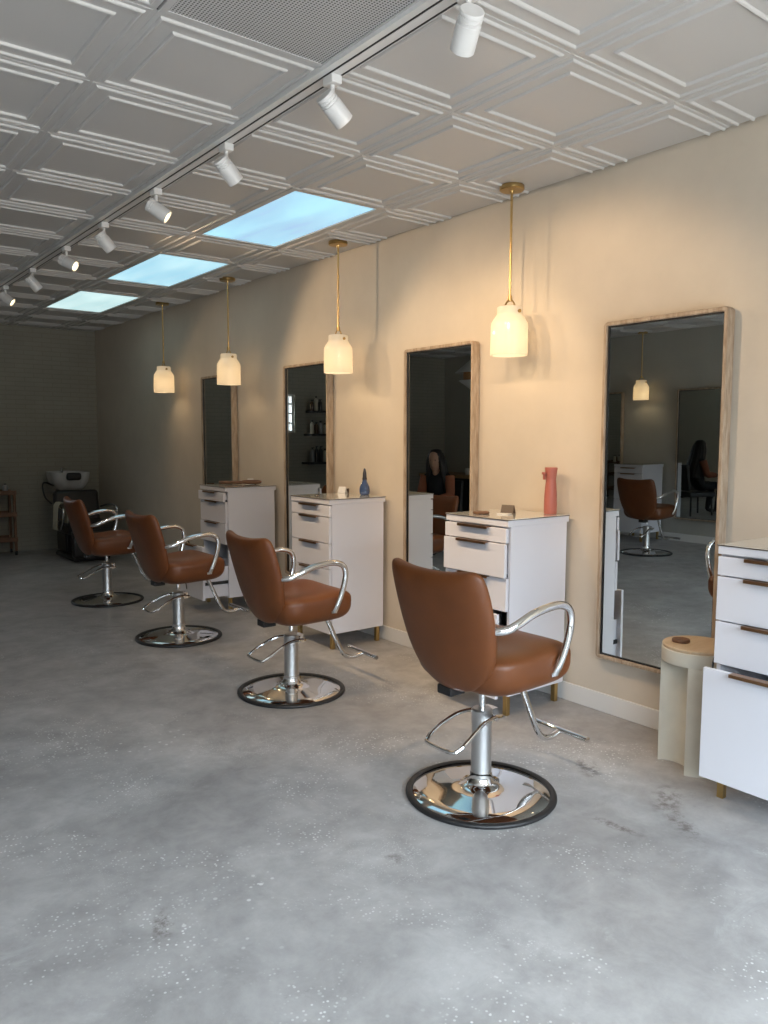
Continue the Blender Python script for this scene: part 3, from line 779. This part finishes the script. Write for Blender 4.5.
# towel over its arm
m = MB(); vs = []; fs = []
prof = [(-.06, -.27), (-.055, -.12), (-.045, -.01), (-.02, .022), (.02, .022), (.045, -.01), (.058, -.10), (.062, -.20)]
for side, off in ((1, 0.0), (1, .007)):
    pass
ny = 9
for layer in (0, 1):
    for j in range(ny):
        yy = -.09 + .18 * j / (ny - 1)
        for (x, z) in prof:
            k = 1 - .10 * layer
            wv = .008 * math.sin(j * 1.9 + z * 8) * min(1, max(0, .02 - z) * 8)
            vs.append((x * k + wv, yy * (1 + .1 * min(0, z) * 2), z - .006 * layer))
npf = len(prof)
for layer in (0, 1):
    b = layer * ny * npf
    for j in range(ny - 1):
        for i in range(npf - 1): fs.append((b + j * npf + i, b + j * npf + i + 1, b + (j + 1) * npf + i + 1, b + (j + 1) * npf + i))
b = ny * npf
for j in range(ny - 1):
    for i in (0, npf - 1): fs.append((j * npf + i, (j + 1) * npf + i, b + (j + 1) * npf + i, b + j * npf + i))
for i in range(npf - 1):
    for j in (0, ny - 1): fs.append((j * npf + i, j * npf + i + 1, b + j * npf + i + 1, b + j * npf + i))
o = m.add(vs, fs).build('towel', M['towel'], smooth=60, loc=(-.805, 7.10, .634))
tag(o, 'beige towel draped over the arm of the black shampoo chair', 'towel')

# trolley with bottles against the back wall
t = thing('trolley', 'narrow wooden trolley against the pale brick back wall', 'trolley', (-1.27, 8.05, 0))
for sx in (-1, 1):
    for sy in (-1, 1):
        MB().b2((sx * .19 - .014, sy * .12 - .014, .05), (sx * .19 + .014, sy * .12 + .014, .74)).build('post', M['walnut'], t, smooth=0)
        MB().lathe([(0, -.012), (.022, -.012), (.025, 0), (.022, .012), (0, .012)], 14, (sx * .19, sy * .12, .025), Matrix.Rotation(PI / 2, 3, 'Y'), cap=False).build('caster', M['black'], t)
for z in (.16, .45, .70):
    MB().b2((-.21, -.14, z), (.21, .14, z + .018)).b2((-.21, -.145, z), (.21, -.135, z + .05)).b2((-.21, .135, z), (.21, .145, z + .05)).build('shelf', M['walnut'], t, smooth=0)
def make_bottle(mat, h, r, pump):
    t = thing('bottle', '', 'bottle')
    MB().lathe([(0, 0), (r * .95, 0), (r, .004), (r, h * .68), (r * .85, h * .76), (r * .42, h * .82), (r * .40, h * .86), (0, h * .86)], 20, cap=False).build('body', mat, t)
    c = MB().lathe([(0, h * .86), (r * .5, h * .86), (r * .5, h), (0, h)], 16, cap=False)
    if pump: c.box((-r * .5, 0, h * .97), (r * 1.2, r * .35, h * .05))
    c.build('cap', M['bot'][2], t)
    return t
trol = [(-.13, .0, 1, .15, 'cream bottle with dark cap on the wooden trolley, farther from the basin'), (-.06, .02, 0, .13, 'amber bottle with dark cap on the wooden trolley'),
        (.03, .0, 1, .14, 'cream bottle with dark cap on the wooden trolley, second from the basin side'), (.12, -.02, 3, .11, 'short grey bottle on the corner of the wooden trolley')]
for x, y, k, h, lab in trol:
    b_ = make_bottle(M['bot'][k], h, .028, False); b_.location = (-1.27 + x, 8.05 + y, .7185); b_['label'] = lab; b_['group'] = 'bottles on the trolley'

# ------------------------------------------------------------------ what the mirrors show
# back wall shelves with bottles (third mirror)
for n, (z, lab) in enumerate(((.98, 'lowest dark floating shelf of bottles on the back wall'), (1.40, 'middle dark floating shelf of bottles on the back wall'), (1.74, 'highest dark floating shelf on the back wall'))):
    o = MB().b2((-4.3, YB - .22, z - .03), (-3.08 - .04 * n, YB, z)).build('wall_shelf', M['blackpl'], smooth=0, bevel=.002)
    tag(o, lab, 'shelf', 'floating shelves on the back wall')
    words = ['lowest', 'middle', 'highest'][n]
    rb = random.Random(n)
    xs = [-3.2 - .075 * k for k in range(9 - 3 * n)]
    for k, x in enumerate(xs):
        kk = rb.choice([0, 1, 2, 3])
        b_ = make_bottle(M['bot'][kk], rb.uniform(.15, .24), .030, rb.random() < .5)
        b_.location = (x, YB - .11, z + .001)
        b_['label'] = 'capped hair product bottle on the %s dark shelf of the back wall' % words; b_['group'] = 'bottles on the %s back wall shelf' % words
# oak counter in the far corner (second mirror)
t = thing('counter', 'oak topped counter in the far corner across the room', 'counter', (XL + .33, 7.3, 0))
MB().b2((-.32, -.95, .70), (.30, .90, .75)).build('worktop', M['oak'], t, smooth=0, bevel=.003)
MB().b2((-.31, -.90, .0), (-.05, .86, .70)).build('back_panel', M['blackpl'], t, smooth=0)
for y in (-.86, .82): MB().b2((-.05, y - .02, 0), (.26, y + .02, .70)).build('side_panel', M['oak'], t, smooth=0)
t = thing('cup', 'white cup standing on the oak counter', 'cup', (XL + .42, 7.25, .751))
MB().lathe([(0, 0), (.035, 0), (.04, .01), (.042, .10), (.038, .10), (.036, .012), (0, .010)], 24, cap=False).build('body', M['card'], t)
MB().tube(spline([(0, .040, .08), (0, .065, .075), (0, .065, .035), (0, .040, .025)], 5), .005, 8).build('handle', M['card'], t)
t = thing('pendant_lamp', 'rattan drum pendant with white cone shades above the oak counter', 'pendant lamp', (-4.85, 6.45, H))
MB().lathe([(0, 0), (.05, 0), (.05, -.02), (0, -.02)], 20, cap=False).build('ceiling_canopy', M['card'], t)
MB().cyl((0, 0, -.02), (0, 0, -.22), .004, 8).build('cord', M['black'], t)
MB().lathe([(.02, -.20), (.26, -.40), (.255, -.405), (.02, -.21)], 36, cap=False).build('shade_cone', M['card'], t)
MB().lathe([(.135, -.37), (.14, -.37), (.14, -.53), (.135, -.53)], 36, cap=False).build('drum_band', M['rattan'], t)
MB().lathe([(.20, -.51), (.02, -.64), (.02, -.65), (.205, -.515)], 36, cap=False).build('lower_shade_cone', M['card'], t)
# woman seated in the middle of the room, seen by double reflection
t = thing('person', 'long haired woman in rust sleeves sitting on a black chair, seen in mirrors', 'person', (-3.12, 5.24, 0), math.atan2(-.42, .90))
def skin_body(name, pts, edges, radii, mat, parent, sub=2):
    me = bpy.data.meshes.new(name); me.from_pydata(pts, edges, []); me.update()
    o = bpy.data.objects.new(name, me); COL.objects.link(o); o.parent = parent
    sk = o.modifiers.new('skin', 'SKIN'); sk.use_smooth_shade = True
    for i, r in enumerate(radii):
        me.skin_vertices[0].data[i].radius = (r, r) if not isinstance(r, tuple) else r
    me.skin_vertices[0].data[0].use_root = True
    ss = o.modifiers.new('sub', 'SUBSURF'); ss.levels = sub; ss.render_levels = sub
    me.materials.append(mat)
    return o
SZ = .42
pts = [(0, 0, SZ + .06), (.01, 0, SZ + .22), (.02, 0, SZ + .38), (.03, 0, SZ + .48), (.05, 0, SZ + .54), (.075, 0, SZ + .62), (.085, 0, SZ + .70)]
edges = [(0, 1), (1, 2), (2, 3), (3, 4), (4, 5), (5, 6)]
rad = [(.135, .15), (.105, .125), (.10, .14), (.07, .10), .045, .075, .07]
def limb(root, ps, rs):
    prev = root
    for p, r in zip(ps, rs):
        pts.append(p); rad.append(r); edges.append((prev, len(pts) - 1)); prev = len(pts) - 1
    return prev
for s in (-1, 1):
    limb(0, [(.10, s * .09, SZ + .05), (.40, s * .11, SZ + .06), (.36, s * .12, .22), (.32, s * .12, .07), (.42, s * .13, .035), (.48, s * .135, .03)], [.085, .062, .052, .036, .034, .026])
    limb(3, [(.03, s * .15, SZ + .46), (.10, s * .19, SZ + .25), (.30, s * .13, SZ + .22), (.35, s * .11, SZ + .23)], [.052, .040, .030, .024])
body = skin_body('body', pts, edges, rad, M['clothblack'], t)
# sleeves and skin
for s in (-1, 1):
    MB().tube(spline([(.03, s * .155, SZ + .47), (.06, s * .175, SZ + .36), (.10, s * .19, SZ + .25), (.20, s * .16, SZ + .235), (.27, s * .14, SZ + .228)], 5), [.062 - .0011 * k for k in range(21)], 14).build('sleeve', M['clothrust'], t, smooth=70)
    hb = MB()
    for k in range(4):
        y = s * (.125 - .019 * k) 
        ln = (.055, .07, .075, .066)[k]
        hb.tube([(.385, y, SZ + .235), (.385 + ln * .6, y - s * .004, SZ + .228), (.385 + ln, y - s * .006, SZ + .212)], .0085, 8)
    hb.tube([(.345, s * .075, SZ + .232), (.37, s * .052, SZ + .228), (.395, s * .045, SZ + .222)], .0095, 8)
    hb.tube([(.30, s * .125, SZ + .224), (.34, s * .105, SZ + .230), (.39, s * .098, SZ + .234)], [.026, .034, .036], 12, flat=.45, side=(0, 1, 0))
    hb.build('hand', M['skin'], t, smooth=70)
hd = MB()
prof = [(0, -.115), (.035, -.11), (.055, -.085), (.068, -.04), (.074, .0), (.078, .045), (.070, .085), (.045, .112), (0, .12)]
hd.lathe(prof, 24, (.10, 0, SZ + .66), Matrix.Diagonal((1.12, .95, 1)), cap=False)
hd.add([(.178, -.012, SZ + .64), (.178, .012, SZ + .64), (.205, 0, SZ + .632), (.176, 0, SZ + .675)], [(0, 2, 3), (2, 1, 3), (0, 1, 2), (0, 3, 1)])
hd.tube([(.165, -.02, SZ + .607), (.178, 0, SZ + .606), (.165, .02, SZ + .607)], .007, 8)
for s in (-1, 1): hd.lathe([(0, -.01), (.018, -.006), (.02, .006), (0, .01)], 12, (.10, s * .076, SZ + .65), Matrix.Rotation(PI / 2, 3, 'X'), cap=False)
hd.tube([(.06, 0, SZ + .48), (.085, 0, SZ + .58)], .046, 14)
hd.build('head', M['skin'], t, smooth=70)
ey = MB()
for s in (-1, 1): ey.lathe([(0, -.009), (.009, -.003), (.009, .003), (0, .009)], 10, (.170, s * .03, SZ + .668), cap=False)
ey.build('eyes', M['hair'], t)
hr = MB()
hr.lathe([(.080, -.03), (.088, .03), (.086, .075), (.062, .118), (.03, .132), (0, .134)], 24, (.080, 0, SZ + .665), Matrix.Diagonal((1.08, 1.0, 1)), cap=False)
for k in range(11):
    a = PI * (.36 + 1.28 * k / 10)
    c, s_ = math.cos(a), math.sin(a)
    hr.tube(spline([(.075 + .05 * c, .06 * s_, SZ + .74), (.07 + .090 * c, .085 * s_, SZ + .66), (.045 + .10 * c, .10 * s_, SZ + .52), (.0 + .105 * c, .115 * s_, SZ + .36), (-.03 + .10 * c, .105 * s_, SZ + .20)], 4), [.03 + .0006 * q for q in range(17)], 8)
hr.build('hair', M['hair'], t, smooth=70)
hh = thing('chair', 'black upholstered chair under the seated woman, seen only in mirrors', 'chair', (-3.12, 5.24, 0), math.atan2(-.42, .90))
MB().b2((-.22, -.22, SZ - .115), (.24, .22, SZ - .035)).build('seat', M['blackpl'], hh, bevel=.02, seg=3)
MB().box((-.25, 0, SZ + .20), (.06, .42, .42), M=Matrix.Rotation(-.12, 3, 'Y')).build('backrest', M['blackpl'], hh, bevel=.02, seg=3)
for sx in (-.19, .20):
    for sy in (-.19, .19): MB().cyl((sx, sy, 0), (sx * .95, sy * .95, SZ - .11), .014, 10).build('leg', M['blackpl'], hh)
tb = thing('side_table', 'small table under a white cloth before the seated woman', 'table', (-3.12 + .90 * .72, 5.24 - .42 * .72, 0), math.atan2(-.42, .90))
m = MB(); vs = []; fs = []; n = 36
for z, k in ((.58, 1.0), (.575, 1.02), (.45, 1.04), (.36, 1.06)):
    for q in range(n):
        a = 2 * PI * q / n; r = .22 * k + (.012 * math.sin(a * 9) if z < .5 else 0)
        vs.append((r * math.cos(a), r * math.sin(a), z))
for i in range(3):
    for q in range(n): fs.append((i * n + q, i * n + (q + 1) % n, (i + 1) * n + (q + 1) % n, (i + 1) * n + q))
fs.append(tuple(range(n)))
m.add(vs, fs).build('tablecloth', M['cloth_white'], tb, smooth=50)
MB().lathe([(0, .0), (.15, .0), (.15, .015), (.02, .03), (.02, .55), (.2, .555), (.2, .574), (0, .574)], 24, cap=False).build('pedestal', M['blackpl'], tb)

# ------------------------------------------------------------------ world, camera
w = bpy.data.worlds.new('daylight'); S.world = w; w.use_nodes = True
nt = w.node_tree; bg = nt.nodes['Background']
tc = nt.nodes.new('ShaderNodeTexCoord'); sx = nt.nodes.new('ShaderNodeSeparateXYZ'); nt.links.new(tc.outputs['Generated'], sx.inputs[0])
mr = nt.nodes.new('ShaderNodeMapRange'); mr.inputs[1].default_value = -1; mr.inputs[2].default_value = 1
nt.links.new(sx.outputs['Z'], mr.inputs[0])
cr = nt.nodes.new('ShaderNodeValToRGB'); e = cr.color_ramp.elements
SKYSTOPS = [(0.0, (.30, .29, .28)), (.44, (.26, .25, .24)), (.475, (.03, .03, .03)), (.57, (.032, .035, .038)), (.635, (.62, .69, .78)), (1.0, (.82, .92, 1.0))]
while len(e) < len(SKYSTOPS): e.new(.5)
for el, (p, c) in zip(e, SKYSTOPS): el.position = p; el.color = (*c, 1)
nt.links.new(mr.outputs[0], cr.inputs['Fac']); nt.links.new(cr.outputs['Color'], bg.inputs['Color']); bg.inputs['Strength'].default_value = SKY_S
def portal(x0, x1, z0, z1, y, face):
    l = bpy.data.lights.new('daylight_portal', 'AREA'); l.shape = 'RECTANGLE'; l.size = x1 - x0; l.size_y = z1 - z0
    l.cycles.is_portal = True
    o = bpy.data.objects.new('daylight_portal', l); COL.objects.link(o)
    o.location = ((x0 + x1) / 2, y, (z0 + z1) / 2); o.rotation_euler = (face * PI / 2, 0, 0)
portal(fx0, fx1, fz0, fz1, YF - .16, 1)
portal(wx0, wx1, wz0, wz1, YB + .16, -1)

cam = bpy.data.cameras.new('camera'); co = bpy.data.objects.new('camera', cam); COL.objects.link(co)
R_ = Vector((0.7911617249195494, -0.6115929392161642, 0.004147496022481749))
U_ = Vector((0.054069310969438907, 0.0766960522433845, 0.9955873769697816))
F_ = Vector((0.6092123066990794, 0.787446374219358, -0.09374738980458788))
mw = Matrix.Identity(4)
for r in range(3):
    mw[r][0] = R_[r]; mw[r][1] = U_[r]; mw[r][2] = -F_[r]
mw.translation = Vector((-3.24560053, -1.82203487, 1.37016147))
co.matrix_world = mw
cam.sensor_fit = 'VERTICAL'; cam.sensor_height = 36.0; cam.sensor_width = 27.0; cam.lens = 788.0 / 1024 * 36
cam.clip_start = .02
S.camera = co
S.view_settings.view_transform = 'Standard'; S.view_settings.look = 'None'
S.view_settings.gamma = 1.0; S.view_settings.use_curve_mapping = False
S.view_settings.exposure = EXPO
S.cycles.use_denoising = True
S.cycles.max_bounces = 10; S.cycles.diffuse_bounces = 5; S.cycles.glossy_bounces = 6; S.cycles.transparent_max_bounces = 8
S.cycles.sample_clamp_indirect = 6.0
S.cycles.caustics_reflective = False; S.cycles.caustics_refractive = False
